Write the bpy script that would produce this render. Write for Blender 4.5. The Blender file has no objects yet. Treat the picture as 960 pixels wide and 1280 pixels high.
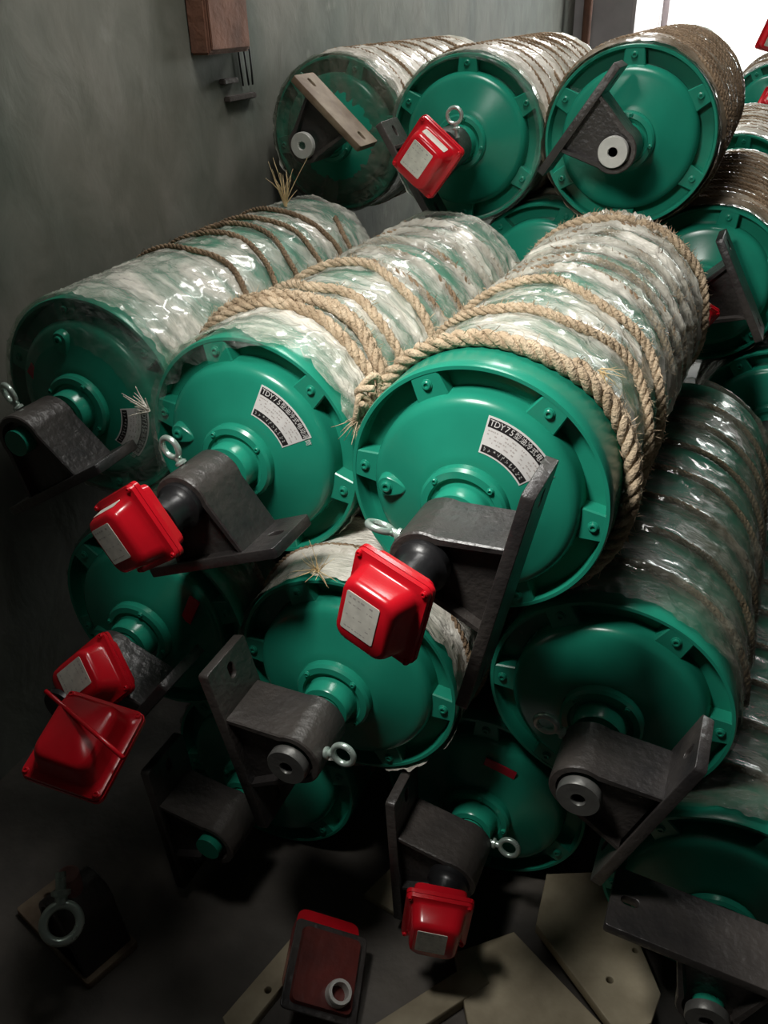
import bpy, bmesh, math, random
from mathutils import Vector, Matrix, noise
PI = math.pi
S = bpy.context.scene
C = S.collection
rad = math.radians

# ------------------------------------------------------------------ camera
cam_d = bpy.data.cameras.new('camera')
cam = bpy.data.objects.new('camera', cam_d); C.objects.link(cam)
cam_d.sensor_fit = 'VERTICAL'; cam_d.sensor_height = 24.0
cam_d.lens = 24.0 * 1085.7 / 1280.0
cam_d.clip_start = 0.02
yaw, pitch, roll = rad(23.64), rad(30.3), rad(-1.47)
fw = Vector((-math.sin(yaw)*math.cos(pitch), math.cos(yaw)*math.cos(pitch), -math.sin(pitch)))
rt = Vector((math.cos(yaw), math.sin(yaw), 0)); up = rt.cross(fw)
r2 = math.cos(roll)*rt + math.sin(roll)*up; u2 = -math.sin(roll)*rt + math.cos(roll)*up
M3 = Matrix((r2, u2, -fw)).transposed()
cam.matrix_world = Matrix.Translation((0, 0, 1.925)) @ M3.to_4x4()
S.camera = cam

# ------------------------------------------------------------------ world, lights, exposure
w = bpy.data.worlds.new('world'); S.world = w; w.use_nodes = True
wn = w.node_tree.nodes['Background']
wn.inputs[0].default_value = (0.93, 1.0, 0.95, 1); wn.inputs[1].default_value = 3.0
S.view_settings.view_transform = 'Standard'; S.view_settings.look = 'None'
S.view_settings.gamma = 1; S.view_settings.use_curve_mapping = False
S.view_settings.exposure = 0.18

def area(name, loc, target, sx, sy, power, col):
    d = bpy.data.lights.new(name, 'AREA'); d.shape = 'RECTANGLE'; d.size = sx; d.size_y = sy
    d.energy = power; d.color = col
    o = bpy.data.objects.new(name, d); C.objects.link(o); o.location = loc
    o.rotation_euler = (Vector(target) - Vector(loc)).to_track_quat('-Z', 'Y').to_euler()
    return o
LAMP_AT, LAMP_AIM = Vector((-.78, .66, 2.46)), Vector((-.36, 1.50, 1.38))
sd = bpy.data.lights.new('work_lamp', 'SPOT'); sd.energy = 118; sd.spot_size = rad(85); sd.spot_blend = 1.0; sd.shadow_soft_size = .15; sd.color = (1.0, .98, .93)
so = bpy.data.objects.new('work_lamp', sd); C.objects.link(so); so.location = LAMP_AT
so.rotation_euler = (LAMP_AIM-LAMP_AT).to_track_quat('-Z', 'Y').to_euler()
area('top_fill', (-0.6, 2.05, 3.55), (-0.55, 2.0, 0), 0.5, 1.0, 30, (1.0, 0.98, 0.94))  # overhead fills added to brighten the drum tops
area('top_fill', (-0.9, 4.6, 3.55), (-0.85, 4.1, 0), 0.6, 1.4, 44, (1.0, 0.98, 0.95))
area('window_light', (0.3, 9.4, 2.5), (-0.5, 2.0, 1.3), 3.2, 1.2, 120, (0.95, 1.0, 0.97))

# ------------------------------------------------------------------ materials
def mat(name, col, rough=.5, metal=0, bump=0, bscale=40, var=0, vscale=6, coat=0, spec=.5, col2=None, detail=6):
    m = bpy.data.materials.new(name); m.use_nodes = True
    nt = m.node_tree; n = nt.nodes; l = nt.links; b = n['Principled BSDF']
    b.inputs['Base Color'].default_value = (*col, 1)
    b.inputs['Roughness'].default_value = rough; b.inputs['Metallic'].default_value = metal
    b.inputs['Coat Weight'].default_value = coat; b.inputs['Coat Roughness'].default_value = .12
    b.inputs['Specular IOR Level'].default_value = spec
    tc = n.new('ShaderNodeTexCoord')
    if var or col2:
        t = n.new('ShaderNodeTexNoise'); t.inputs['Scale'].default_value = vscale; t.inputs['Detail'].default_value = detail
        l.new(tc.outputs['Object'], t.inputs['Vector'])
        r = n.new('ShaderNodeValToRGB')
        r.color_ramp.elements[0].position = .35; r.color_ramp.elements[1].position = .68
        c2 = col2 if col2 else tuple(c*(1-var) for c in col)
        r.color_ramp.elements[0].color = (*c2, 1); r.color_ramp.elements[1].color = (*col, 1)
        l.new(t.outputs['Fac'], r.inputs[0]); l.new(r.outputs[0], b.inputs['Base Color'])
        mr = n.new('ShaderNodeMapRange'); mr.inputs[3].default_value = rough*1.25; mr.inputs[4].default_value = rough*.8
        l.new(t.outputs['Fac'], mr.inputs[0]); l.new(mr.outputs[0], b.inputs['Roughness'])
    if bump:
        t2 = n.new('ShaderNodeTexNoise'); t2.inputs['Scale'].default_value = bscale; t2.inputs['Detail'].default_value = 5
        l.new(tc.outputs['Object'], t2.inputs['Vector'])
        bp = n.new('ShaderNodeBump'); bp.inputs['Strength'].default_value = bump; bp.inputs['Distance'].default_value = .01
        l.new(t2.outputs['Fac'], bp.inputs['Height']); l.new(bp.outputs[0], b.inputs['Normal'])
    return m
GREEN = mat('green_enamel', (.016, .27, .175), .25, bump=.05, bscale=9, var=.22, vscale=5, spec=.5)
GREEN_LT = mat('green_primer', (.10, .40, .28), .45, bump=.1, bscale=30)
RED = mat('red_enamel', (.62, .008, .018), .2, bump=.06, bscale=14, var=.2, vscale=10)
BLACK = mat('black_cast_iron', (.016, .015, .016), .36, bump=.3, bscale=60, col2=(.058, .050, .045), vscale=5, spec=.6)
IRON = mat('dark_iron', (.05, .04, .035), .6, bump=.3)
BLACKP = mat('black_rubber', (.012, .012, .013), .35, bump=.1)
STEEL = mat('zinc_plated_steel', (.62, .74, .67), .28, metal=.6, bump=.1, var=.3, vscale=25)
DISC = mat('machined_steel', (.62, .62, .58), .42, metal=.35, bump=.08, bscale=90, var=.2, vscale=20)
DISCD = mat('shaded_steel', (.17, .17, .16), .4, metal=.5, bump=.1, bscale=90, var=.3, vscale=20)  # machined steel darkened to put shade on the lower discs
PAPER = mat('label_paper', (.72, .70, .62), .55, var=.18, vscale=60)
INK = mat('label_ink', (.12, .11, .11), .6)
PLATE = mat('nameplate_aluminium', (.78, .76, .74), .4, metal=.2, var=.12, vscale=40)
INKB = mat('nameplate_black', (.015, .013, .014), .4)
REDST = mat('red_sticker', (.5, .01, .03), .4)
TAN = mat('primer_tan_steel', (.42, .36, .25), .6, bump=.2, bscale=30, col2=(.24, .20, .13), vscale=9)
TANOLD = mat('weathered_tan_steel', (.27, .21, .14), .6, bump=.3, bscale=30, col2=(.12, .075, .045), vscale=11)
RUST = mat('rusty_steel', (.20, .085, .05), .8, bump=.5, bscale=30, col2=(.10, .05, .035), vscale=8)
PINK = mat('faded_red_paint', (.33, .16, .15), .6, bump=.2)
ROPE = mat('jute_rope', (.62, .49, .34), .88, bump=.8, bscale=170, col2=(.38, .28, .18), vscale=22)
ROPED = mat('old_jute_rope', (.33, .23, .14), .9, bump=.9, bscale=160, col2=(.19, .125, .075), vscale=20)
STRAW = mat('straw_fibre', (.62, .47, .25), .8)

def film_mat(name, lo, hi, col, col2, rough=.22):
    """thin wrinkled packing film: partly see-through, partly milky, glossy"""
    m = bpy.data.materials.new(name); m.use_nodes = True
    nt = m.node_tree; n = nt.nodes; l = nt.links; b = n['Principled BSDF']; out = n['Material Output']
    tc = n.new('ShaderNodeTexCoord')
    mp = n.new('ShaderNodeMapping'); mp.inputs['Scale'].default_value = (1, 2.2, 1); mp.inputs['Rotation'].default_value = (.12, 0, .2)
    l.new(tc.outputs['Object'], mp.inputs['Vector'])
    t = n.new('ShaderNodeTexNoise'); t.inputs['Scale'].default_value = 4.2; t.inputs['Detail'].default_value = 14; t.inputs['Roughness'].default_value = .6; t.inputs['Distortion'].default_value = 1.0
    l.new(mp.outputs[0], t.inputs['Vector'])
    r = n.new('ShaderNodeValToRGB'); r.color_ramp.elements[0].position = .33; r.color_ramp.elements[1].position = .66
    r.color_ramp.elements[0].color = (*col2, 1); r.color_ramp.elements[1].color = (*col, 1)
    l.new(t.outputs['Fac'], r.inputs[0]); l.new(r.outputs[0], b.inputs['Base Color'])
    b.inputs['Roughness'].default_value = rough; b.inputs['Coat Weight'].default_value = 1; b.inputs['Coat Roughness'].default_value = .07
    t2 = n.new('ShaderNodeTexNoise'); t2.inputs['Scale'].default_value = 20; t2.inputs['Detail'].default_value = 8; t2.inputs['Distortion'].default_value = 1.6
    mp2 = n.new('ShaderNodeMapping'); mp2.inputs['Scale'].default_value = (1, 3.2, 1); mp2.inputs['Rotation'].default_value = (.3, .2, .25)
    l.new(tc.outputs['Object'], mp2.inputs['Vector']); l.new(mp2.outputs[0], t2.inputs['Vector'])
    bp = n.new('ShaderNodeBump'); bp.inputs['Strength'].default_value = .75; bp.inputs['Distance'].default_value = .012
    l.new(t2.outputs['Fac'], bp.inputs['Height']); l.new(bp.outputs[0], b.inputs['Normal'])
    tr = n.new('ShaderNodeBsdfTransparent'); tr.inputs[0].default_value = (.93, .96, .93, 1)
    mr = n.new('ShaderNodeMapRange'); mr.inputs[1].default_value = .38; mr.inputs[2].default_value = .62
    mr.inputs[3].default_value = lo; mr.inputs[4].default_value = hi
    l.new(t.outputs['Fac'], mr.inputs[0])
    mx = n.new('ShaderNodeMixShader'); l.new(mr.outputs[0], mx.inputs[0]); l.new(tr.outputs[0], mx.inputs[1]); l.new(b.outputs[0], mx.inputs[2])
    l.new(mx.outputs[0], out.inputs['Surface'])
    return m
FILM = film_mat('packing_film', .16, .84, (.92, .88, .78), (.60, .61, .53), .14)
FILMW = film_mat('thick_packing_film', .60, .97, (.92, .88, .80), (.66, .60, .50), .26)
FILMB = film_mat('brown_packing_film', .55, .92, (.46, .38, .29), (.22, .16, .10), .3)
FILMT = film_mat('dark_packing_film', .25, .72, (.19, .185, .145), (.08, .095, .07), .34)  # darker film for the low wraps and the rear face sheet
FILMC = film_mat('clear_packing_film', .04, .28, (.60, .64, .60), (.3, .36, .32), .12)

# ------------------------------------------------------------------ mesh helpers
def mesh_from(name, vs, fs, m, smooth=False, angle=None):
    me = bpy.data.meshes.new(name); me.from_pydata([tuple(v) for v in vs], [], fs); me.update()
    me.materials.append(m)
    bm = bmesh.new(); bm.from_mesh(me); bmesh.ops.recalc_face_normals(bm, faces=bm.faces[:])
    if smooth:
        for f in bm.faces: f.smooth = True
        for e in bm.edges:
            if len(e.link_faces) == 2 and e.calc_face_angle(0) > (angle or rad(35)): e.smooth = False
    bm.to_mesh(me); bm.free()
    return me
def part(name, me, parent=None, loc=(0, 0, 0), rot=(0, 0, 0), scale=None, label=None, kind=None):
    o = bpy.data.objects.new(name, me); C.objects.link(o)
    o.location = loc; o.rotation_euler = rot
    if scale: o.scale = scale
    if parent is not None: o.parent = parent
    if label: o['label'] = label
    if kind: o['kind'] = kind
    return o
def thing(name, label, cat, loc=(0, 0, 0), rot=(0, 0, 0), group=None):
    o = bpy.data.objects.new(name, None); C.objects.link(o); o.empty_display_size = .05
    o.location = loc; o.rotation_euler = rot; o['label'] = label; o['category'] = cat
    if group: o['group'] = group
    return o
def tag(o, label, cat, group=None):
    o['label'] = label; o['category'] = cat
    if group: o['group'] = group
    return o
def lathe(name, prof, m, seg=96, closed=False, angle=35):
    """revolve (r, y) profile about the Y axis"""
    vs, fs = [], []
    rings = []
    for (r, y) in prof:
        if r < 1e-6: rings.append([len(vs)]); vs.append((0, y, 0))
        else:
            base = len(vs); rings.append(list(range(base, base+seg)))
            for i in range(seg):
                a = 2*PI*i/seg; vs.append((r*math.cos(a), y, r*math.sin(a)))
    pairs = list(zip(rings[:-1], rings[1:]))
    if closed: pairs.append((rings[-1], rings[0]))
    for A, B in pairs:
        for i in range(seg):
            j = (i+1) % seg
            if len(A) == 1 and len(B) == 1: continue
            if len(A) == 1: fs.append((A[0], B[i], B[j]))
            elif len(B) == 1: fs.append((A[i], B[0], A[j]))
            else: fs.append((A[i], B[i], B[j], A[j]))
    return mesh_from(name, vs, fs, m, True, rad(angle))
def plate2d(name, outer, holes, y0, y1, m, bevel=0.0015):
    """flat plate in the XZ plane with real holes, from y0 to y1"""
    cu = bpy.data.curves.new(name, 'CURVE'); cu.dimensions = '2D'; cu.fill_mode = 'BOTH'
    for poly in [outer]+list(holes):
        sp = cu.splines.new('POLY'); sp.points.add(len(poly)-1)
        for p_, (x, z) in zip(sp.points, poly): p_.co = (x, z, 0, 1)
        sp.use_cyclic_u = True
    cu.extrude = abs(y1-y0)/2 - bevel; cu.bevel_depth = bevel; cu.bevel_resolution = 1
    o = bpy.data.objects.new(name, cu); C.objects.link(o)
    dg = bpy.context.evaluated_depsgraph_get(); dg.update()
    me = bpy.data.meshes.new_from_object(o.evaluated_get(dg))
    bpy.data.objects.remove(o); bpy.data.curves.remove(cu)
    me.transform(Matrix.Translation((0, (y0+y1)/2, 0)) @ Matrix.Rotation(rad(90), 4, 'X'))
    me.materials.clear(); me.materials.append(m); me.name = name
    return me
def circ(cx, cz, r, n=20, a0=0, a1=2*PI, end=False):
    return [(cx+r*math.cos(a0+(a1-a0)*i/(n-1 if end else n)), cz+r*math.sin(a0+(a1-a0)*i/(n-1 if end else n))) for i in range(n)]
def slot(cx, cz, r, h, n=8):
    return circ(cx, cz+h, r, n, 0, PI, True)+circ(cx, cz-h, r, n, PI, 2*PI, True)
def rrect(w_, h_, r, n=5):
    pts = []
    for cx, cz, a in ((w_/2-r, h_/2-r, 0), (-w_/2+r, h_/2-r, PI/2), (-w_/2+r, -h_/2+r, PI), (w_/2-r, -h_/2+r, 1.5*PI)):
        pts += circ(cx, cz, r, n, a, a+PI/2, True)
    return pts
def loft(name, sections, m, cap=(True, True), smooth=True, angle=40):
    """sections: list of (y, [(x,z)...]) with equal counts"""
    vs, fs = [], []; n = len(sections[0][1])
    for y, pts in sections:
        for x, z in pts: vs.append((x, y, z))
    for k in range(len(sections)-1):
        for i in range(n):
            j = (i+1) % n
            fs.append((k*n+i, k*n+j, (k+1)*n+j, (k+1)*n+i))
    if cap[0]: fs.append(tuple(range(n)))
    if cap[1]: fs.append(tuple(range((len(sections)-1)*n, len(sections)*n)))
    return mesh_from(name, vs, fs, m, smooth, rad(angle))
def boxmesh(name, x0, x1, y0, y1, z0, z1, m, bev=0):
    bm = bmesh.new(); bmesh.ops.create_cube(bm, size=1)
    for v in bm.verts: v.co = ((x0+x1)/2+v.co.x*(x1-x0), (y0+y1)/2+v.co.y*(y1-y0), (z0+z1)/2+v.co.z*(z1-z0))
    if bev: bmesh.ops.bevel(bm, geom=bm.edges[:], offset=bev, segments=2, affect='EDGES')
    me = bpy.data.meshes.new(name); bm.to_mesh(me); bm.free(); me.materials.append(m); return me
def tubes(name, paths, m, seg=6, radii=None):
    """each path a list of Vectors; one mesh of round tubes"""
    vs, fs = [], []
    for pi_, P in enumerate(paths):
        r = radii[pi_] if radii else .003
        base = len(vs); n = len(P)
        for k in range(n):
            t = (P[min(k+1, n-1)]-P[max(k-1, 0)]).normalized()
            a = t.orthogonal().normalized() if k == 0 else (a - t*a.dot(t)).normalized()
            b = t.cross(a); rr = r if not callable(r) else r(k/(n-1))
            for i in range(seg):
                an = 2*PI*i/seg; vs.append(P[k]+a*rr*math.cos(an)+b*rr*math.sin(an))
        for k in range(n-1):
            for i in range(seg):
                j = (i+1) % seg
                fs.append((base+k*seg+i, base+k*seg+j, base+(k+1)*seg+j, base+(k+1)*seg+i))
        fs.append(tuple(base+i for i in range(seg))); fs.append(tuple(base+(n-1)*seg+i for i in range(seg)))
    me = bpy.data.meshes.new(name); me.from_pydata([tuple(v) for v in vs], [], fs); me.update()
    me.polygons.foreach_set('use_smooth', [True]*len(me.polygons)); me.materials.append(m)
    return me
GLYPH = {}
def glyphs(name, items, m, parent, loc=(0, 0, 0), rot=(0, 0, 0), surf=None):
    """items: (char string, x, z, size, angle) laid on XZ plane facing -Y, one mesh"""
    bm = bmesh.new()
    for ch, x, z, size, ang in items:
        cu = bpy.data.curves.new('t', 'FONT'); cu.body = ch; cu.size = size; cu.align_x = 'CENTER'; cu.align_y = 'CENTER'; cu.resolution_u = 2
        o = bpy.data.objects.new('t', cu); C.objects.link(o)
        dg = bpy.context.evaluated_depsgraph_get(); dg.update()
        me = bpy.data.meshes.new_from_object(o.evaluated_get(dg))
        bpy.data.objects.remove(o); bpy.data.curves.remove(cu)
        me.transform(Matrix.Rotation(rad(90), 4, 'X'))
        me.transform(Matrix.Translation((x, 0, z)) @ Matrix.Rotation(-ang, 4, 'Y'))
        bm.from_mesh(me); bpy.data.meshes.remove(me)
    if surf:
        for v in bm.verts: v.co.y += surf(math.hypot(v.co.x, v.co.z))
    me = bpy.data.meshes.new(name); bm.to_mesh(me); bm.free(); me.materials.append(m)
    return part(name, me, parent, loc, rot)

# ------------------------------------------------------------------ shared drum meshes
R0, LEN = .25, 1.2
SHELL = lathe('drum_shell', [(0, .034), (.236, .034), (.2385, .030), (.2395, .004), (.241, 0), (.2475, 0), (.250, .004), (.250, .030), (.2515, .16), (.2515, LEN-.16),
                             (.250, LEN-.004), (.247, LEN), (.24, LEN), (.238, LEN-.03), (.06, LEN-.02), (.06, LEN+.02), (.03, LEN+.02), (.03, LEN+.10), (0, LEN+.10)], GREEN, 128)
CAP = lathe('end_cap', [(.2, .036), (.1985, .006), (.1965, -.004), (.190, -.013), (.180, -.018), (.168, -.0205), (.10, -.041), (.088, -.046), (0, -.046)], GREEN, 128)
HUB = lathe('hub_flange', [(.084, -.040), (.083, -.060), (.078, -.066), (.066, -.068), (.062, -.062), (.055, -.062), (.053, -.068), (.0525, -.094), (.049, -.100), (.036, -.102), (.035, -.096), (0, -.096)], GREEN, 72)
def lug_mesh():
    secs = []
    rin, rout = .196, .2405
    for y, g in ((.036, 0), (.004, 0), (.001, .0025)):
        hw = .028-g
        pts = [(rin, -hw-.004), (rout*math.cos(.1), -hw), (rout, -hw*.5), (rout, hw*.5), (rout*math.cos(.1), hw), (rin, hw+.004)]
        secs.append((y, pts))
    return loft('lug', secs, GREEN, smooth=False)
LUG = lug_mesh()
def bolt_mesh(r=.0085, h=.004, y=0.001, cx=.222, m=GREEN):
    """socket cap screw: ring head with a hexagonal recess"""
    vs, fs = [], []; n = 18
    ring = [(r*1.25, y), (r*1.2, y-h*.5), (r, y-h*.6), (r*.98, y-h*1.2), (r*.8, y-h*1.5), (r*.5, y-h*1.5), (r*.48, y-h*.8), (0, y-h*.8)]
    for (rr, yy) in ring:
        for i in range(n):
            a = 2*PI*i/n; vs.append((cx+rr*math.cos(a), yy, rr*math.sin(a)))
    for k in range(len(ring)-1):
        for i in range(n):
            j = (i+1) % n; fs.append((k*n+i, k*n+j, (k+1)*n+j, (k+1)*n+i))
    return mesh_from('bolt', vs, fs, m, True)
BOLT = bolt_mesh()
HBOLT = bolt_mesh(.0055, .0035, -.0665, .073)
def boss_mesh():
    secs = []
    for y, s in ((-.008, 1.12), (-.026, 1.0), (-.033, .92), (-.036, .8)):
        pts = []
        for i in range(28):
            a = 2*PI*i/28; rr = .023*s
            x = .158+rr*math.cos(a)*(1.0 if math.cos(a) > 0 else 1.9); pts.append((x, rr*math.sin(a)*(1 if math.cos(a) > 0 else (1-.35*abs(math.cos(a))))))
        secs.append((y, pts))
    return loft('plug_boss', secs, GREEN)
BOSS = boss_mesh()
PLUG = bolt_mesh(.0105, .005, -.034, .160)
SHAFT = lathe('shaft', [(.0, -.07), (.031, -.07), (.031, -.125), (.030, -.13), (.03, -.262), (0, -.262)], GREEN, 48)
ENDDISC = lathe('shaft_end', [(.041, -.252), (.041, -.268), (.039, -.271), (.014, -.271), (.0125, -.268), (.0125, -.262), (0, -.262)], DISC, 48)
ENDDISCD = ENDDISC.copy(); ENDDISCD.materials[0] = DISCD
NECK = lathe('cable_neck', [(0, -.245), (.047, -.245), (.047, -.262), (.040, -.268), (.036, -.276), (.036, -.300), (.041, -.304), (.041, -.322), (0, -.322)], BLACKP, 40)

# bracket: block in the XZ plane (outward = +X), foot plate at its end
YB0, YB1 = -.125, -.250
def bracket_meshes(m=BLACK, half=.195):
    rb = .060; xp = .118
    prof = circ(0, 0, rb, 18, PI/2-.12, 1.5*PI+.12, True)
    prof = prof + [(xp, -.088), (xp, .088)]
    inn = [(x*.999, z*.999) for x, z in prof]
    def ins(d):
        c = []
        for x, z in prof:
            l_ = math.hypot(x-.03, z); c.append((.03+(x-.03)*(1-d/l_) if x < xp-1e-6 else xp, z*(1-d/l_)))
        return c
    block = loft('bearing_block', [(YB0, ins(.003)), (YB0-.003, prof), (YB1+.003, prof), (YB1, ins(.003)), (YB1, ins(.014)), (YB1+.018, ins(.018))], m, angle=30)
    # foot plate: built flat then turned so that its normal is X
    fp = plate2d('foot_plate', rrect(.135, 2*half, .006, 3), [slot(0, half-.036, .011, .008), slot(0, -half+.036, .011, .008)], 0, .022, m)
    # (x,z)->plate width along Y, length along Z ; thickness (y) -> X
    fp.transform(Matrix(((0, 1, 0, xp), (1, 0, 0, (YB0+YB1)/2), (0, 0, 1, 0), (0, 0, 0, 1))))
    fp.flip_normals()
    return block, fp
BLOCK, FOOT = bracket_meshes()
_, FOOTS = bracket_meshes(BLACK, .165)
BLOCKT, FOOTT = bracket_meshes(TANOLD, .152)
_, FOOTL = bracket_meshes(BLACK, .225)
GUSSET = loft('gusset', [(YB0-.03, [(.06, .066), (.119, .15), (.119, .07)]), (YB0-.045, [(.06, .066), (.119, .15), (.119, .07)])], BLACK, smooth=False)
def eyebolt_mesh():
    """ring axis along Y, shank toward +X"""
    vs, fs = [], []; n, k = 36, 12; RM, rm = .0215, .0058
    for i in range(n):
        a = 2*PI*i/n
        for j in range(k):
            b = 2*PI*j/k
            rr = RM+rm*math.cos(b); vs.append((rr*math.cos(a), rm*math.sin(b)*1.1, rr*math.sin(a)))
    for i in range(n):
        for j in range(k):
            fs.append((i*k+j, ((i+1) % n)*k+j, ((i+1) % n)*k+(j+1) % k, i*k+(j+1) % k))
    ring = [(.022, .008), (.030, .0075), (.033, .012), (.038, .012), (.039, .0065), (.060, .0065), (.060, 0)]
    b0 = len(vs)
    for x, rr in ring:
        for i in range(16):
            a = 2*PI*i/16; vs.append((x, rr*math.cos(a), rr*math.sin(a)))
    for q in range(len(ring)-1):
        for i in range(16):
            j = (i+1) % 16; fs.append((b0+q*16+i, b0+q*16+j, b0+(q+1)*16+j, b0+(q+1)*16+i))
    return mesh_from('eyebolt', vs, fs, STEEL, True)
EYE = eyebolt_mesh()

# junction box, facing -Y, origin at its back centre
BW, BH = .142, .156
JBACK = loft('junction_box', [(0, rrect(BW-.03, BH-.03, .014)), (-.022, rrect(BW-.022, BH-.022, .014)), (-.024, rrect(BW, BH, .012)), (-.033, rrect(BW, BH, .012))], RED)
JCOVER = loft('cover', [(-.0335, rrect(BW-.002, BH-.002, .012)), (-.042, rrect(BW-.003, BH-.003, .012)), (-.0435, rrect(BW-.022, BH-.022, .02)), (-.048, rrect(BW-.030, BH-.030, .022)),
                        (-.080, rrect(BW-.040, BH-.040, .022)), (-.088, rrect(BW-.046, BH-.046, .021)), (-.092, rrect(BW-.058, BH-.058, .018))], RED, angle=50)
JSCREW = bolt_mesh(.0048, .003, -.042, 0, RED)
JLABEL = plate2d('paper_label', rrect(.062, .072, .002, 2), [], -.0918, -.0932, PAPER, .0002)
def scribbles(seed, w_, h_, y, rows=6):
    rnd = random.Random(seed); vs, fs = [], []
    for r_ in range(rows):
        z = h_/2-.009-(h_-.016)*r_/(rows-1)
        x = -w_/2+.006
        while x < w_/2-.008:
            l_ = rnd.uniform(.002, .007)
            if rnd.random() < (.75 if r_ in (0, 1, rows-1) else .5):
                hh = .0016 if r_ else .0028
                b = len(vs)
                vs += [(x, y, z), (x+l_, y, z+rnd.uniform(-.0005, .0005)), (x+l_, y, z+hh), (x, y, z+hh)]; fs.append((b, b+1, b+2, b+3))
            x += l_+rnd.uniform(.001, .005)
    me = bpy.data.meshes.new('printing'); me.from_pydata(vs, [], fs); me.materials.append(INKF); return me
INKF = mat('faded_print', (.42, .38, .36), .7)
JPRINT = scribbles(3, .062, .072, -.0934)
JSIDE = plate2d('side_label', rrect(.075, .022, .002, 2), [], 0, .0012, PAPER, .0002)
def junction_box(parent, top=True, loc=(0, -.318, 0), rot=(0, 0, 0), cat_label=None, side_label=True, face_label=True):
    if top is True: jb = part('junction_box', JBACK, parent, loc, rot, label='red box with a bolted cover')
    else: jb = tag(part('junction_box', JBACK, None, loc, rot), cat_label, 'junction box')
    part('cover', JCOVER, jb)
    if face_label: part('paper_label', JLABEL, jb, (-.006, 0, .004), label='white paper label'); part('printing', JPRINT, jb, (-.006, 0, .004))
    for sx in (-1, 1):
        for sz in (-1, 1): part('screw', JSCREW, jb, (sx*(BW/2-.009), 0, sz*(BH/2-.009)))
    if side_label:
        # lies on the sloping upper side of the cover
        part('side_label', JSIDE, jb, (0, -.0640, (BH-.035)/2+.0004), (-rad(90-9), 0, 0))
    return jb

def nameplate(parent, ang, lettering=True):
    """arc shaped plate on the cap; angles about the drum axis"""
    hw = rad(24.5)
    def sector(r0, r1, a0, a1, n=24): return circ(0, 0, r1, n, a0, a1, True)+circ(0, 0, r0, n, a1, a0, True)
    def conv(name, r0, r1, a0, a1, m, lift):
        # follows the shallow cone of the cap
        vs, fs = [], []; n = 26; k = 5
        for i in range(n):
            a = a0+(a1-a0)*i/(n-1)
            for j in range(k):
                r = r0+(r1-r0)*j/(k-1)
                y = -.0205-(.168-r)/.068*.0205 if r < .168 else -.0205+(r-.168)/.012*.0025
                vs.append((r*math.cos(a), y-lift, r*math.sin(a)))
        for i in range(n-1):
            for j in range(k-1): fs.append((i*k+j, i*k+j+1, (i+1)*k+j+1, (i+1)*k+j))
        if lift < .0012:   # give the plate a rim
            b = len(vs); ed = [i*k for i in range(n)]+[(n-1)*k+j for j in range(1, k)]+[i*k+k-1 for i in range(n-2, -1, -1)]+[j for j in range(k-2, 0, -1)]
            for e in ed: x, y, z = vs[e]; vs.append((x, y+lift+.001, z))
            for q in range(len(ed)): q2 = (q+1) % len(ed); fs.append((ed[q], ed[q2], b+q2, b+q))
        return mesh_from(name, vs, fs, m)
    np_ = part('nameplate', conv('nameplate', .110, .174, -hw, hw, PLATE, .001), parent, (0, 0, R0), (0, -ang, 0), label='white arc nameplate with black bands')
    part('black_band', conv('black_band', .156, .171, -hw+.02, hw-.02, INKB, .0016), np_)
    part('black_band', conv('black_band', .113, .125, -hw+.025, hw-.025, INKB, .0016), np_)
    txt = 'TDY75型油冷式电动滚筒'
    items = []; n = len(txt); rr = .1636
    a_cur = hw-.03
    step = [(.058 if c.isascii() else .077) for c in txt]
    for c, s in zip(txt, step):
        a = a_cur-s/2; items.append((c, rr*math.cos(a), rr*math.sin(a), .0150 if c.isascii() else .0125, a-PI/2)); a_cur -= s
    glyphs('lettering', items, PLATE, np_, (0, 0, 0), surf=lambda r: (-.0205-(.168-r)/.068*.0205 if r < .168 else -.0205+(r-.168)/.012*.0025)-.0021)
    rnd = random.Random(5); items2 = []
    for i in range(9):
        a = hw-.09-i*.075; items2.append((random.Random(i).choice('口日田中工王'), .119*math.cos(a), .119*math.sin(a), .009, a-PI/2))
    # small blurred rows of figures between the bands
    vs, fs = [], []
    for row, r in enumerate((.1315, .1375, .1435, .1495)):
        a = hw-.04
        while a > -hw+.05:
            da = rnd.uniform(.008, .035)
            if rnd.random() < .68:
                b = len(vs)
                yy = lambda q: -.0205-(.168-q)/.068*.0205-.0014
                vs += [(r*math.cos(a), yy(r), r*math.sin(a)), (r*math.cos(a-da), yy(r), r*math.sin(a-da)), ((r+.0022)*math.cos(a-da), yy(r+.0022), (r+.0022)*math.sin(a-da)), ((r+.0022)*math.cos(a), yy(r+.0022), (r+.0022)*math.sin(a))]
                fs.append((b, b+1, b+2, b+3))
            a -= da+rnd.uniform(.006, .02)
    # strokes standing for the unreadable characters of the lower band
    me = bpy.data.meshes.new('printing'); me.from_pydata(vs, [], fs); me.materials.append(INKF); part('printing', me, np_)
    vs, fs = [], []
    a = hw-.07
    while a > -hw+.07:
        for q in range(5):
            b = len(vs); r = .1155+rnd.uniform(0, .006); aa = a+rnd.uniform(-.018, .018); da, dr = (rnd.uniform(.01, .03), .0009) if q % 2 else (.006, rnd.uniform(.002, .005))
            y_ = -.0205-(.168-r)/.068*.0205-.0022
            vs += [(r*math.cos(aa), y_, r*math.sin(aa)), (r*math.cos(aa-da), y_, r*math.sin(aa-da)), ((r+dr)*math.cos(aa-da), y_, (r+dr)*math.sin(aa-da)), ((r+dr)*math.cos(aa), y_, (r+dr)*math.sin(aa))]
            fs.append((b, b+1, b+2, b+3))
        a -= .075
    me = bpy.data.meshes.new('small_characters'); me.from_pydata(vs, [], fs); me.materials.append(PLATE); part('small_characters', me, np_)

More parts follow.
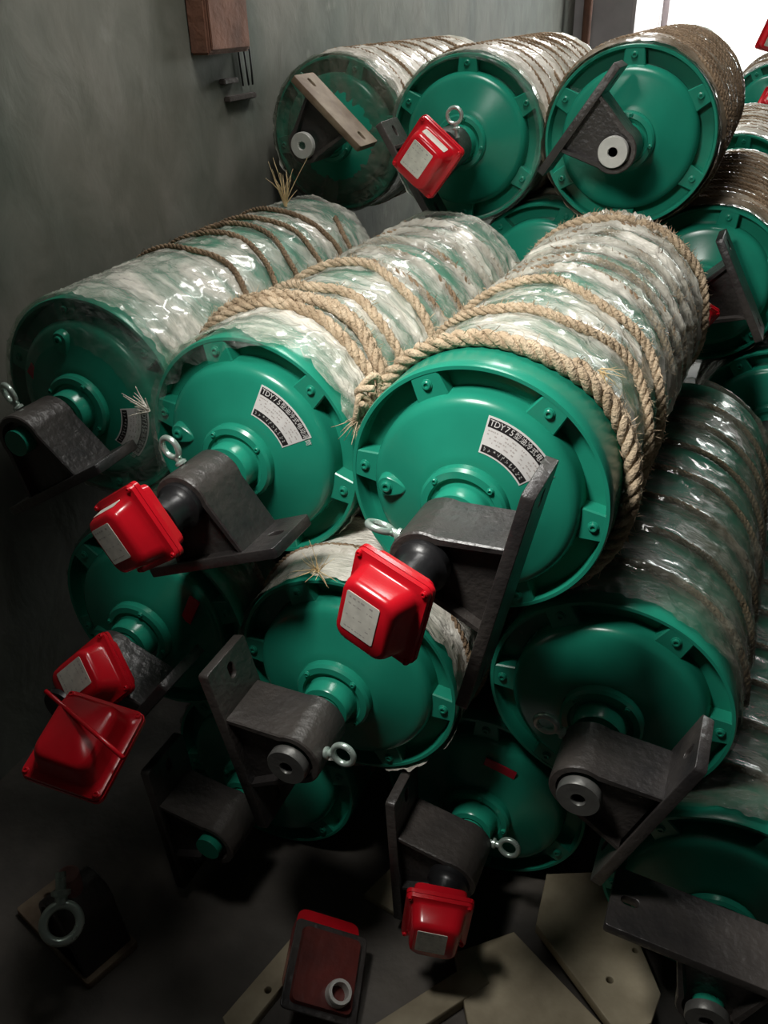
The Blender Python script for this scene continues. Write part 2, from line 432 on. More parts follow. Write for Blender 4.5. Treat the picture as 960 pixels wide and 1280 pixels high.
# ------------------------------------------------------------------ film and rope
def film_mesh(name, m, y0, y1, seed, ridge=None, amp=1.0, nu=208, nv=150, ragged=.02, sag=0, base=.256):
    """cylindrical film with creases; ridge=(y0,pitch,turns) lifts the film over buried rope"""
    vs, fs = [], []
    for i in range(nv):
        t = i/(nv-1)
        for j in range(nu):
            a = 2*PI*j/nu
            ca, sa = math.cos(a), math.sin(a)
            ya, yb = y0, y1
            ya += ragged*noise.noise(Vector((ca*3, sa*3, seed)))+ragged*.6*noise.noise(Vector((ca*11, sa*11, seed+4)))
            yb += ragged*noise.noise(Vector((ca*3, sa*3, seed+9)))
            y = ya+(yb-ya)*t
            n1 = noise.noise(Vector((ca*2.2, sa*2.2, y*4+seed)))
            n2 = 1-abs(noise.noise(Vector((ca*5+n1, sa*5, y*15+a*.8+seed*2))))*2
            n3 = 1-abs(noise.noise(Vector((ca*12+seed, sa*12+n1*2, y*34+n1*3))))*2
            r = base+amp*(.004*n1+.004*n2*n2+.0016*n3*abs(n3))
            if ridge:
                ry, pitch, turns = ridge
                k = (y-ry-pitch*(a/(2*PI)))/pitch
                kk = round(k)
                if -0.5 <= kk <= turns:
                    dy = (k-kk)*pitch + .006*noise.noise(Vector((ca*2, sa*2, kk*3+seed)))
                    r += .013*math.exp(-(dy/.013)**2)
            r = max(r, base-.003)
            vs.append((r*ca, y, r*sa))
    for i in range(nv-1):
        for j in range(nu):
            j2 = (j+1) % nu; fs.append((i*nu+j, i*nu+j2, (i+1)*nu+j2, (i+1)*nu+j))
    me = bpy.data.meshes.new(name); me.from_pydata(vs, [], fs); me.update()
    me.polygons.foreach_set('use_smooth', [True]*len(me.polygons)); me.materials.append(m)
    return me
def flap_mesh(name, m, a0, a1, rin, seed, yf=-.004):
    """film turned in over the rim of the face between two angles, with a torn edge"""
    vs, fs = [], []; nu, nv = 120, 22
    full = abs(a1-a0) > 6.2
    for i in range(nu):
        u = i/(nu-1); a = a0+(a1-a0)*u
        ca, sa = math.cos(a), math.sin(a)
        fade = 1 if full else min(1, 4*u, 4*(1-u))
        ri = .262-(.262-rin)*fade*(1+.35*noise.noise(Vector((ca*6, sa*6, seed)))) if not full else rin
        for j in range(nv):
            t = j/(nv-1)
            if t < .3: q = t/.3; y = .05*(1-q)+yf*q; r = .2585
            else: q = (t-.3)/.7; r = .2585+(ri-.2585)*q; y = yf-.03*math.sin(min(1, q)*1.4)*(1 if rin < .2 else .35)
            nz = noise.noise(Vector((a*5, t*3, seed)))*.006+abs(noise.noise(Vector((a*14, t*4, seed+2))))*.006*q
            vs.append(((r+(nz if t < .3 else 0))*ca, y-(abs(nz)+.001 if t >= .3 else 0), (r+(nz if t < .3 else 0))*sa))
    for i in range(nu-1):
        for j in range(nv-1): fs.append((i*nv+j, i*nv+j+1, (i+1)*nv+j+1, (i+1)*nv+j))
    me = bpy.data.meshes.new(name); me.from_pydata(vs, [], fs); me.update()
    me.polygons.foreach_set('use_smooth', [True]*len(me.polygons)); me.materials.append(m)
    return me
def flap_bunch(seed, y0=1.15, a0=50, a1=125):
    vs, fs = [], []; nu, nv = 70, 12
    for i in range(nu):
        a = rad(a0+(a1-a0)*i/(nu-1))
        for j in range(nv):
            b = PI*j/(nv-1); env = math.sin(PI*i/(nu-1))**.4
            rr = (.016+.016*noise.noise(Vector((i*.22, j*.35, seed)))+.010*noise.noise(Vector((i*.7, j*.9, seed))))*env+.001
            r = .262+rr*math.sin(b)*1.1; y = y0-rr*math.cos(b)*2.2
            vs.append((r*math.cos(a), y, r*math.sin(a)))
    for i in range(nu-1):
        for j in range(nv-1): fs.append((i*nv+j, i*nv+j+1, (i+1)*nv+j+1, (i+1)*nv+j))
    me = bpy.data.meshes.new('film_bunch'); me.from_pydata(vs, [], fs); me.update(); me.materials.append(FILMW)
    return me
def rope_mesh(name, pathf, length, m, r=.0055, strands=3, twist=.045, fuzz=400, seed=1, step=.006, seg=6):
    n = int(length/step)+2; P = [pathf(i/(n-1)) for i in range(n)]
    paths = []
    for s in range(strands):
        L_ = []; d = 0
        for k in range(n):
            t = (P[min(k+1, n-1)]-P[max(k-1, 0)]).normalized()
            rdl = Vector((P[k].x, 0, P[k].z)); rdl = rdl.normalized() if rdl.length > .02 else Vector((0, 0, 1))
            a_ = (rdl-t*rdl.dot(t)).normalized(); b_ = t.cross(a_)
            if k: d += (P[k]-P[k-1]).length
            ph = 2*PI*(d/twist+s/strands)
            L_.append(P[k]+(a_*math.cos(ph)+b_*math.sin(ph))*r*.95)
        paths.append(L_)
    me = tubes(name, paths, m, seg, [r*1.05]*strands)
    if fuzz:
        rnd = random.Random(seed); bm = bmesh.new(); bm.from_mesh(me)
        for q in range(fuzz):
            k = rnd.randrange(1, n-1); p0 = P[k]+Vector([rnd.uniform(-1, 1)*r*1.5 for _ in range(3)])
            t = (P[k+1]-P[k-1]).normalized(); out = Vector((P[k].x, 0, P[k].z)).normalized()
            d_ = (t*rnd.uniform(-1, 1)+out*rnd.uniform(.1, 1.1)+Vector((0, rnd.uniform(-.9, .9), 0))).normalized()
            l_ = rnd.uniform(.006, .024); w_ = d_.cross(Vector((.3, .5, .8))).normalized()*.0008
            mid = p0+d_*l_*.6+Vector((rnd.uniform(-1, 1), rnd.uniform(-1, 1), rnd.uniform(-1, 1)))*.002
            v = [bm.verts.new(x) for x in (p0+w_, p0-w_, mid-w_*.8, p0+d_*l_, mid+w_*.8)]
            bm.faces.new(v)
        bm.to_mesh(me); bm.free()
    return me
def helix(y0, pitch, a0, turns, rr=.264, wob=.010, seed=0):
    def f(t):
        a = a0+2*PI*turns*t
        y = y0+pitch*turns*t+wob*noise.noise(Vector((math.cos(a)*1.6, math.sin(a)*1.6, a*.25+seed)))*2
        return Vector((rr*math.cos(a), y, rr*math.sin(a)))
    return f
TL = 2*PI*.264
def tuft_mesh(name, p, d, n, l, m, seed, spread=.5, r=.0009):
    rnd = random.Random(seed); paths = []; p = Vector(p); d = Vector(d).normalized()
    for i in range(n):
        dd = (d+Vector([rnd.uniform(-1, 1)*spread for _ in range(3)])).normalized(); ll = l*rnd.uniform(.5, 1.1)
        bend = Vector([rnd.uniform(-1, 1)*.25 for _ in range(3)])
        q0 = p+Vector([rnd.uniform(-1, 1)*.004 for _ in range(3)])
        paths.append([q0+dd*ll*t+bend*ll*t*t for t in (0, .25, .5, .75, 1)])
    return tubes(name, paths, m, 4, [lambda t, r=r: r*(1.15-t*.8)]*n)

RUST_TURNS = (.10, .118, 9)
FILM_T = [film_mesh('plastic_wrap', FILMW, .0, LEN-.0, 21+i*7, ridge=(.07+i*.012, .118, 9), amp=.7, nv=170) for i in range(2)]
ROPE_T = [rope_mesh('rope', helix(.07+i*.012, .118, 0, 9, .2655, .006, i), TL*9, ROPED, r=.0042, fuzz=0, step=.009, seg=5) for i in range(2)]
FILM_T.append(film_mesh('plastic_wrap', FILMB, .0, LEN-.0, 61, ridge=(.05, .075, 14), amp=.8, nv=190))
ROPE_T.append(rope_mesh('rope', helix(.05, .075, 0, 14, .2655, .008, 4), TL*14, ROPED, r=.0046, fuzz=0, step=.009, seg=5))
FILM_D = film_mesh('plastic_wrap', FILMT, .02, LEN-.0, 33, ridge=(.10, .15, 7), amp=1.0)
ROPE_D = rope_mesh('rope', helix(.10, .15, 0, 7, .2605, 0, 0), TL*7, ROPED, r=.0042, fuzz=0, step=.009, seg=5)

# ------------------------------------------------------------------ one drum
SURR = 'green motorised drums stacked on their sides'
def drum(label, pos, dyaw=0, cap=0, phi=-10, box=False, disc=None, plate=False, boss=True, wrap=None, eye=True, eye_rot=0, eye_d=.2, eye_off=0, box_scale=1, face_label=True, box_rot=(0, 0, 0),
         box_loc=(0, -.318, 0), foot=None, side_label=False, foot_shift=0, eye_scale=1, bracket=True, hub=True, lug_n=6, bracket_label=None, tan_foot=False):
    t = thing('motorised_drum', label, 'drum', (pos[0], pos[1], pos[2]-R0), (0, 0, rad(dyaw)), SURR)
    c = (0, 0, R0)
    part('drum_shell', SHELL, t, c)
    part('end_cap', CAP, t, c)
    for k in range(lug_n):
        l_ = part('lug', LUG, t, c, (0, -rad(cap+60*k), 0)); part('bolt', BOLT, l_)
    if hub:
        h = part('hub_flange', HUB, t, c)
        for k in range(4): part('bolt', HBOLT, h, (0, 0, 0), (0, -rad(cap+50+90*k), 0))
    if boss:
        b = part('plug_boss', BOSS, t, c, (0, -rad(cap+184), 0)); part('plug', PLUG, b)
    if plate: nameplate(t, rad(cap+61))
    part('shaft', SHAFT, t, c)
    if bracket:
        bl = part('bearing_block', BLOCK, t, c, (0, -rad(phi), 0))
        part('foot_plate', (FOOTT if tan_foot else foot or FOOT), t, (-math.sin(rad(phi))*foot_shift, 0, R0+math.cos(rad(phi))*foot_shift), (0, -rad(phi), 0), label='tan primed foot plate' if tan_foot else None)
    if disc: part('shaft_end', disc, t, c, label='pale machined steel disc')
    if box:
        part('cable_neck', NECK, t, c)
        junction_box(t, True, (box_loc[0], box_loc[1], box_loc[2]+R0), box_rot, side_label=side_label, face_label=face_label).scale = (box_scale,)*3
    if eye:
        a = rad(phi+180+eye_off); rr = .058+.042*eye_scale
        e = part('eyebolt', EYE, t, (rr*math.cos(a), -eye_d, R0+rr*math.sin(a)), (0, 0, 0), label='bright zinc plated eyebolt')
        m_ = Matrix.Rotation(-rad(phi+eye_off), 4, 'Y') @ Matrix.Rotation(rad(eye_rot), 4, 'X')
        e.rotation_euler = m_.to_euler(); e.scale = (eye_scale,)*3
    if wrap in (0, 1, 2):
        part('plastic_wrap', FILM_T[wrap], t, c, label='packing film over buried rope'); part('rope', ROPE_T[wrap], t, c)
    elif wrap == 'D':
        part('plastic_wrap', FILM_D, t, c, label='dark grey packing film'); part('rope', ROPE_D, t, c)
    return t
C0 = (0, 0, R0)

# ---- front stack, top layer
def P(a, y, r): return (r*math.cos(rad(a)), y, r*math.sin(rad(a)))
dR = drum('large green drum right in the upper front row, nameplate partly behind its black foot plate', (-.406, 1.341, 1.144), -1.4, cap=-5, phi=-12,
          box=True, box_rot=(rad(-4), rad(12), rad(-14)), box_loc=(-.012, -.318, -.02), plate=True, eye_rot=68, foot=FOOTL, foot_shift=-.03)
part('plastic_wrap', film_mesh('plastic_wrap', FILM, .105, LEN+.005, 3, ridge=(.60, .095, 6), amp=1.15, nu=256, nv=200), dR, C0, label='wrinkled clear packing film')
part('rope', rope_mesh('rope', helix(.20, .15, rad(175), 2.45, .266, .030, 5), TL*2.45, ROPE, fuzz=3600, seed=2, r=.0056, twist=.06), dR, C0)
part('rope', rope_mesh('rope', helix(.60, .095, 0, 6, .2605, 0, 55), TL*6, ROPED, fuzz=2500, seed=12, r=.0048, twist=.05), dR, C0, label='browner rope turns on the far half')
part('rope', rope_mesh('rope', helix(.088, .016, rad(150), 1.75, .2665, .012, 9), TL*1.75, ROPE, r=.0085, twist=.085, fuzz=3400, seed=3), dR, C0, label='double thick rope turn near the front rim')
part('rope', rope_mesh('rope', helix(1.13, .02, rad(30), 1.6, .270, .03, 12), TL*1.6, ROPE, r=.007, twist=.07, fuzz=2400, seed=8), dR, C0, label='frayed rope turns at the far end')
kn = random.Random(77)
def knot(seed, r, n=70):
    rn = random.Random(seed); ph = [rn.uniform(0, 6.3) for _ in range(6)]
    return [Vector((r*math.sin(3*t+ph[0])*.8+r*.4*math.sin(5*t+ph[3]), r*1.1*math.sin(2*t+ph[1]), r*1.5*math.sin(t*2.5+ph[2])+r*.4*math.cos(4*t+ph[4]))) for t in [6.28*i/n for i in range(n)]]
km = tubes('rope_knot', [[q+Vector(P(151, .075, .272)) for q in knot(1, .020)], [q+Vector(P(157, .06, .270)) for q in knot(4, .017)]], ROPE, 8, [.0068, .0060])
part('rope_knot', km, dR, C0, label='tangled rope knot at the left of the rim')
part('frayed_end', tuft_mesh('frayed_end', P(160, .05, .272), (-.4, -.5, -.6), 14, .05, ROPE, 14, .5, .0013), dR, C0)
part('film_bunch', flap_bunch(5), dR, C0, label='crumpled film gathered at the far top')
part('frayed_end', tuft_mesh('frayed_end', P(50, .16, .272), (.8, -.5, -.1), 16, .05, STRAW, 4, .45, .0008), dR, C0)

dM = drum('green drum in the middle of the upper front row, full nameplate showing', (-.923, 1.414, 1.112), -1.3, cap=-14, phi=-68, foot=FOOTS,
          box=True, box_rot=(rad(4), rad(-34), rad(-10)), box_loc=(-.02, -.318, .0), plate=True, eye_rot=12, eye_d=.19, eye_off=12, side_label=True)
part('plastic_wrap', film_mesh('plastic_wrap', FILM, .012, LEN+.005, 14, ridge=(.55, .115, 5), amp=1.35, nu=240, nv=190, ragged=.03), dM, C0, label='wrinkled clear packing film')
part('film_flap', flap_mesh('film_flap', FILMC, rad(70), rad(200), .212, 3), dM, C0, label='torn film edge over the rim')
part('rope', rope_mesh('rope', helix(.22, .17, rad(220), 2.35, .267, .03, 15), TL*2.35, ROPE, fuzz=2300, seed=5, r=.0062, twist=.07), dM, C0)
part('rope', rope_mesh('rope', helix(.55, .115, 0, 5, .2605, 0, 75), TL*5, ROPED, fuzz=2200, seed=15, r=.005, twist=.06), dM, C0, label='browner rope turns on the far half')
part('rope', rope_mesh('rope', helix(.14, .06, rad(-15), 1.25, .269, .022, 25), TL*1.25, ROPE, fuzz=1600, seed=6, r=.0070, twist=.075), dM, C0, label='thick rope turn bunched at the front')
part('rope', rope_mesh('rope', helix(.175, .03, rad(-5), .42, .280, .022, 27), TL*.42, ROPE, fuzz=900, seed=16, r=.0070, twist=.075), dM, C0, label='thick rope turn bunched at the front')
part('film_shred', tuft_mesh('film_shred', P(168, -.005, .262), (-.7, -.3, .6), 14, .06, FILMW, 44, .7, .0022), dM, C0, label='torn white shreds of film')
dL = drum('green drum in shadow at left of the upper front row beside the wall', (-1.427, 1.52, 1.114), .6, cap=-82, phi=-60, foot=FOOTS, box=False, plate=True,
          eye_rot=20, eye=True, eye_d=.2)
part('plastic_wrap', film_mesh('plastic_wrap', FILM, .004, LEN+.005, 42, amp=1.3, nu=220, nv=160), dL, C0, label='wrinkled clear packing film')
part('film_flap', flap_mesh('film_flap', FILMC, 0, 2*PI, .150, 8), dL, C0, label='loose film stretched over the face')
part('rope', rope_mesh('rope', helix(.36, .13, rad(200), 5.6, .2645, .03, 35), TL*5.6, ROPED, fuzz=1500, seed=7, r=.0045), dL, C0)
part('frayed_end', tuft_mesh('frayed_end', P(88, 1.02, .262), (.0, .15, .75), 34, .115, STRAW, 9, .5, .0014), dL, C0, label='upright tuft of frayed straw')
part('red_sticker', plate2d('red_sticker', [(0, .024), (.018, 0), (0, -.024), (-.018, 0)], [], -.0215, -.024, REDST, .0002), dL, P(158, 0, .158)[:1]+(0,)+(R0+P(158, 0, .158)[2],), label='red diamond sticker')

# ---- front stack, middle layer
drum('green drum under dark film directly below the right nameplate drum', (-.1266, 1.405, .674), -.3, cap=0, phi=-21, disc=ENDDISCD, wrap='D', boss=False, eye_rot=8, eye_d=.14)
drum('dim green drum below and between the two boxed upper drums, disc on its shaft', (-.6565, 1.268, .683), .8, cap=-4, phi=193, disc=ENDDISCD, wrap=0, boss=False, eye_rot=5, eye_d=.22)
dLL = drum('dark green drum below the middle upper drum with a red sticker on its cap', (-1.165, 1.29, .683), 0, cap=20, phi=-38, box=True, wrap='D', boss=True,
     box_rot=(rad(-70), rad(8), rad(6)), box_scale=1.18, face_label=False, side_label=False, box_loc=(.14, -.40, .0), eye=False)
part('red_sticker', plate2d('red_sticker', [(-.013, -.035), (.013, -.038), (.014, .036), (-.012, .038)], [], -.0255, -.0320, REDST, .0002), dLL, (.135, 0, R0+.085), (0, rad(25), 0), label='red strip sticker')
# ---- front stack, bottom layer on the floor
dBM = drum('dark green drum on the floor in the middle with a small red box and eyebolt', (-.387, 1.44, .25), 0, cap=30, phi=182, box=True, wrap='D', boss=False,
     box_rot=(rad(4), rad(6), rad(14)), box_loc=(-.0, -.318, .01), eye_rot=10, eye_d=.12)
part('red_sticker', plate2d('red_sticker', [(-.038, -.011), (.038, -.013), (.038, .010), (-.038, .012)], [], -.0255, -.029, REDST, .0002), dBM, (.045, 0, R0+.145), (0, rad(14), 0), label='red strip sticker')
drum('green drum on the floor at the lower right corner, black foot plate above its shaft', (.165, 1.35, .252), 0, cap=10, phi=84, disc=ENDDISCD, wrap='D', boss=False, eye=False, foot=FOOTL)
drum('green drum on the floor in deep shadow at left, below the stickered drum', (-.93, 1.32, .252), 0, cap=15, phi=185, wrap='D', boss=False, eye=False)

# ---- second stack
dT1 = drum('film wrapped drum at top left of the rear stack with a tan foot plate', (-1.45, 2.99, 1.53), -.4, cap=10, phi=48, disc=ENDDISC, wrap=0, boss=False, eye=False, tan_foot=True)
part('film_flap', flap_mesh('film_flap', FILMT, 0, 2*PI, .06, 28), dT1, C0, label='dark film added over the face to dim it')  # dark sheet put over this face to lower its brightness
dT2 = drum('rear top drum in the middle with a red box hanging diamondwise', (-.939, 2.873, 1.542), 1.1, cap=30, phi=212, foot=FOOTS, box=True, wrap=1, boss=False,
     box_rot=(rad(4), rad(38), rad(-4)), box_scale=1.13, box_loc=(.0, -.318, -.0), eye_rot=30, eye_d=.27, side_label=True, eye=False)
e = part('eyebolt', EYE, dT2, (.045, -.26, R0+.10), (0, 0, 0), label='bright zinc plated eyebolt'); e.rotation_euler = (0, rad(80), 0)
part('film_flap', flap_mesh('film_flap', FILMC, 0, 2*PI, .235, 18), dT2, C0, label='clear film folded over the rim')
drum('rear top drum at right with a white disc and slanting black foot plate', (-.422, 2.837, 1.564), .6, cap=32, phi=146, foot=FOOTS, disc=ENDDISC, wrap=2, boss=False, eye=False)
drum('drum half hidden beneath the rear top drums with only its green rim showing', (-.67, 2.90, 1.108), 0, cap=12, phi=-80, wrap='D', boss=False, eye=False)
drum('green drum below the right rear top drum with upright black foot plate', (-.15, 2.991, 1.108), 0, cap=20, phi=29, foot=FOOTS, wrap=2, boss=False, eye=False, box=True,
     box_rot=(rad(15), rad(30), rad(20)), box_loc=(-.03, -.318, .0))
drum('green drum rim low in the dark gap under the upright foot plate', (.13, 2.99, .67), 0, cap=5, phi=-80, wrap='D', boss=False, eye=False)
# ---- third and fourth stacks near the window
drum('far drum seen past the right rear top drum, pale wrap in window light', (-.165, 4.42, 1.145), 0, cap=28, phi=-80, wrap=0, boss=False, eye=False, bracket=False)
drum('farthest drum at the right edge in front of the bright window', (-.10, 6.1, 1.33), 0, cap=0, phi=200, wrap=1, boss=False, eye=False, box=True, box_rot=(rad(-40), rad(20), 0), box_loc=(0, -.318, .05))

# ------------------------------------------------------------------ loose things
def junk_box(label, loc, rot, side=False): return junction_box(None, False, loc, rot, label, side)
junk_box('faded red junction box wedged between the drums at left, above the bright lidded one', (-1.125, 1.07, .70), (rad(-38), rad(35), rad(-30)))
junk_box('small distant red box on the rods by the window', (-.145, 5.72, 1.74), (rad(20), rad(15), rad(10)))

# thin rod lying across the lid of the large red box at lower left (lid top is about 0.10 m above its back)
tag(part('red_rod', tubes('red_rod', [[Vector((-1.115, .905, .800)), Vector((-.99, .862, .800)), Vector((-.870, .822, .796))]], RED, 8, [.0045])), 'thin red rod lying across the lid of the unlabelled red box', 'rod')
# lidded red box lying on the floor with a threaded collar
fb = thing('floor_junction_box', 'red box tipped over on the floor with a black gasket plate and steel collar', 'junction box', (-.60, .985, .09), (rad(12), rad(24), rad(20)))
DKRED = mat('oily_dark_red', (.13, .02, .015), .4, bump=.2, var=.5, vscale=14)
part('box_body', loft('box_body', [(0, rrect(.15, .17, .02)), (.05, rrect(.14, .16, .025)), (.068, rrect(.12, .14, .025))], RED), fb, (-.01, .035, -.006), (rad(-90), 0, 0), label='bright red box shell')
part('base_panel', loft('base_panel', [(-.012, rrect(.135, .155, .012)), (0, rrect(.14, .16, .012))], DKRED), fb, (0, 0, .002), (rad(-90), 0, 0), label='oily dark red base panel')
part('gasket_plate', plate2d('gasket_plate', rrect(.17, .185, .01), [], -.006, 0, BLACK), fb, (0, .0, -.004), (rad(-90), 0, 0), label='black gasket plate')
part('threaded_collar', lathe('threaded_collar', [(.019, 0), (.027, 0), (.028, .006), (.026, .012), (.028, .018), (.026, .026), (.019, .026), (.018, 0)], DISC, 24), fb, (.03, -.045, .012), (rad(90), 0, 0), label='pale threaded steel collar')

# spare bracket standing on its foot plate, large eyebolt on top
sb = thing('spare_bracket', 'tan bracket standing on the floor at left with a large eyebolt ring on top', 'bracket', (-1.235, .90, .0), (0, 0, rad(-17)))
mB = Matrix.Translation((0, 0, .14)) @ Matrix.Rotation(rad(90), 4, 'Y') @ Matrix.Translation((0, .187, 0))
for nm, me, dx in (('bearing_block', BLOCK, .05), ('foot_plate', FOOTT, 0)):
    o = part(nm, me, sb); o.location = mB.translation+Vector((dx, 0, 0)); o.rotation_euler = mB.to_euler()
o = part('pipe_stub', lathe('pipe_stub', [(0, 0), (.024, 0), (.024, .06), (.018, .062), (0, .05)], PINK, 20), sb, (.05, 0, .19), (rad(90), 0, 0), label='faded pink stub')
vdir = (Matrix.Rotation(rad(17), 3, 'Z') @ Vector((1.2, -.9, 1.65))).normalized()
xd = (Vector((.35, 0, 1))-vdir*vdir.dot(Vector((.35, 0, 1)))).normalized()
yd = -vdir; zd = xd.cross(yd)
o = part('eyebolt', EYE, sb, Vector((.06, -.02, .27))-xd*.095, (0, 0, 0), (1.75,)*3, label='large bright eyebolt ring')
o.rotation_euler = Matrix((xd, yd, zd)).transposed().to_euler()

def floor_plate(label, pts, z0, th, m=TAN, holes=(), rot=(0, 0, 0), name='steel_plate'):
    cx = sum(p_[0] for p_ in pts)/len(pts); cy = sum(p_[1] for p_ in pts)/len(pts)
    me = plate2d(name, [(x-cx, y-cy) for x, y in pts], [circ(x-cx, y-cy, r, 14) for x, y, r in holes], -th/2, th/2, m, .002)
    me.transform(Matrix.Rotation(rad(-90), 4, 'X'))
    return tag(part(name, me, None, (cx, cy, z0+th/2), rot), label, 'steel plate')
floor_plate('tan plate with cut corners lying on the floor at lower right', [(-.21, 1.42), (-.10, 1.47), (.02, 1.33), (.085, 1.22), (.075, 1.15), (.02, 1.10), (-.20, 1.28)], .045, .03, holes=[(-.02, 1.21, .010), (.02, 1.30, .008)])
floor_plate('broad tan plate at the bottom edge under the cut-cornered plate', [(-.36, 1.17), (-.25, 1.27), (.07, 1.08), (0, .90), (-.2, .88)], 0, .03)
floor_plate('narrow tan bar leaning out from the bottom edge of the picture', [(-.50, .90), (-.46, .86), (-.27, 1.13), (-.31, 1.17)], .0, .035)
floor_plate('tan bar lying beside the tipped red box', [(-.78, .84), (-.73, .80), (-.68, 1.03), (-.73, 1.06)], .0, .03, holes=[(-.72, .93, .010)])
floor_plate('dim tan plate lying in shadow in the middle of the floor', [(-.62, 1.24), (-.52, 1.22), (-.46, 1.40), (-.56, 1.42)], .0, .02)

# straw litter on top of the lower middle drum
tag(part('straw_litter', tuft_mesh('straw_litter', (-.70, 1.26, .955), (.2, -.3, .35), 26, .06, STRAW, 31, .9, .0009)), 'loose straw bits caught on the drum by the right eyebolt', 'straw')

# ------------------------------------------------------------------ the setting
def wallmat():
    m = bpy.data.materials.new('stained_plaster'); m.use_nodes = True
    nt = m.node_tree; n = nt.nodes; l = nt.links; b = n['Principled BSDF']
    tc = n.new('ShaderNodeTexCoord')
    def nz(scale, det, mapsc=(1, 1, 1), dist=0):
        mp = n.new('ShaderNodeMapping'); mp.inputs['Scale'].default_value = mapsc; l.new(tc.outputs['Object'], mp.inputs[0])
        t = n.new('ShaderNodeTexNoise'); t.inputs['Scale'].default_value = scale; t.inputs['Detail'].default_value = det; t.inputs['Distortion'].default_value = dist
        l.new(mp.outputs[0], t.inputs['Vector']); return t
    t1 = nz(1.6, 8, (1, 1, .7), .6); t2 = nz(7, 9, (1, 1, .75), .4); t3 = nz(4, 10)
    r1 = n.new('ShaderNodeValToRGB'); r1.color_ramp.elements[0].position = .35; r1.color_ramp.elements[1].position = .7
    r1.color_ramp.elements[0].color = (.085, .098, .080, 1); r1.color_ramp.elements[1].color = (.165, .155, .130, 1)
    l.new(t1.outputs['Fac'], r1.inputs[0])
    r2_ = n.new('ShaderNodeValToRGB'); r2_.color_ramp.elements[0].position = .38; r2_.color_ramp.elements[1].position = .62
    r2_.color_ramp.elements[0].color = (.72, .74, .70, 1); r2_.color_ramp.elements[1].color = (1.05, 1.05, 1.05, 1)
    l.new(t2.outputs['Fac'], r2_.inputs[0])
    mx = n.new('ShaderNodeMix'); mx.data_type = 'RGBA'; mx.blend_type = 'MULTIPLY'; mx.inputs[0].default_value = .8
    l.new(r1.outputs[0], mx.inputs[6]); l.new(r2_.outputs[0], mx.inputs[7])
    r3 = n.new('ShaderNodeValToRGB'); r3.color_ramp.elements[0].position = .66; r3.color_ramp.elements[1].position = .74
    r3.color_ramp.elements[0].color = (0, 0, 0, 1); r3.color_ramp.elements[1].color = (.5, .5, .5, 1)
    l.new(t3.outputs['Fac'], r3.inputs[0])
    mx2 = n.new('ShaderNodeMix'); mx2.data_type = 'RGBA'; l.new(r3.outputs[0], mx2.inputs[0]); l.new(mx.outputs[2], mx2.inputs[6]); mx2.inputs[7].default_value = (.26, .26, .23, 1)
    l.new(mx2.outputs[2], b.inputs['Base Color']); b.inputs['Roughness'].default_value = .75
    bp = n.new('ShaderNodeBump'); bp.inputs['Strength'].default_value = .35; bp.inputs['Distance'].default_value = .02
    l.new(t2.outputs['Fac'], bp.inputs['Height']); l.new(bp.outputs[0], b.inputs['Normal'])
    return m
WALL = wallmat()
PALE = mat('pale_pink_plaster', (.55, .49, .50), .8, bump=.2, bscale=12, var=.12)
GREYP = mat('grey_plaster', (.50, .46, .47), .8, bump=.2, bscale=12, var=.15)
FLOOR = mat('oily_concrete', (.11, .095, .08), .6, bump=.5, bscale=14, col2=(.045, .040, .035), vscale=3.5, detail=10)
CEIL = mat('dark_low_bounce', (.05, .05, .048), .9, bump=.2)  # near-black on unseen walls and ceiling to cut bounced light
def struct(name, x0, x1, y0, y1, z0, z1, m, bev=0):
    o = part(name, boxmesh(name, x0, x1, y0, y1, z0, z1, m, bev)); o['kind'] = 'structure'; return o
XW, YE, ZC, XR, YN = -1.765, 8.2, 3.7, 3.2, -2.2
struct('floor', XW-.2, XR+.2, YN-.2, YE+1.8, -.1, 0, FLOOR)
struct('wall_left', XW-.2, XW, YN, YE, 0, ZC, WALL)
struct('wall_right', XR, XR+.2, YN, YE+1.8, 0, ZC, CEIL)
struct('wall_front', XW-.2, XR+.2, YN-.2, YN, 0, ZC, CEIL)
struct('ceiling', XW-.2, XR+.2, YN-.2, YE+1.8, ZC, ZC+.1, CEIL)
# end wall: grey pier, deep pale reveal, then the bright window
YW = YE+1.5
struct('wall_back', XW-.2, -1.30, YE, YW+.2, 0, ZC, GREYP)
struct('baseboard_back', -1.30, XR+.2, YE, YW+.2, 0, .75, PALE)
struct('trim_3', -1.30, XR+.2, YE, YW+.2, 3.2, ZC, PALE)
struct('trim_4', 2.6, XR+.2, YE, YW+.2, .75, 3.2, PALE)
struct('trim_1', -1.298, -1.27, YE-.005, YW, .75, 3.2, PALE)
YE_ = YE; YE = YW
wf = struct('window_1', -1.27, -1.21, YE+.06, YE+.12, .75, 3.2, PALE)
FR = mat('white_window_paint', (.7, .7, .68), .4)
GL = bpy.data.materials.new('window_glass'); GL.use_nodes = True
g = GL.node_tree.nodes; gl = GL.node_tree.links
tr = g.new('ShaderNodeBsdfTransparent'); gs = g.new('ShaderNodeBsdfGlossy'); gs.inputs['Roughness'].default_value = .05; mx = g.new('ShaderNodeMixShader'); mx.inputs[0].default_value = .06
gl.new(tr.outputs[0], mx.inputs[1]); gl.new(gs.outputs[0], mx.inputs[2]); gl.new(mx.outputs[0], g['Material Output'].inputs['Surface'])
part('window_frame', boxmesh('window_frame', -1.21, 2.6, YE+.06, YE+.12, 3.14, 3.2, FR), wf); part('window_frame', boxmesh('window_frame', -1.21, 2.6, YE+.06, YE+.12, .75, .81, FR), wf)
for x in (.05, 1.22): part('mullion', boxmesh('mullion', x-.025, x+.025, YE+.06, YE+.12, .81, 3.14, FR), wf)
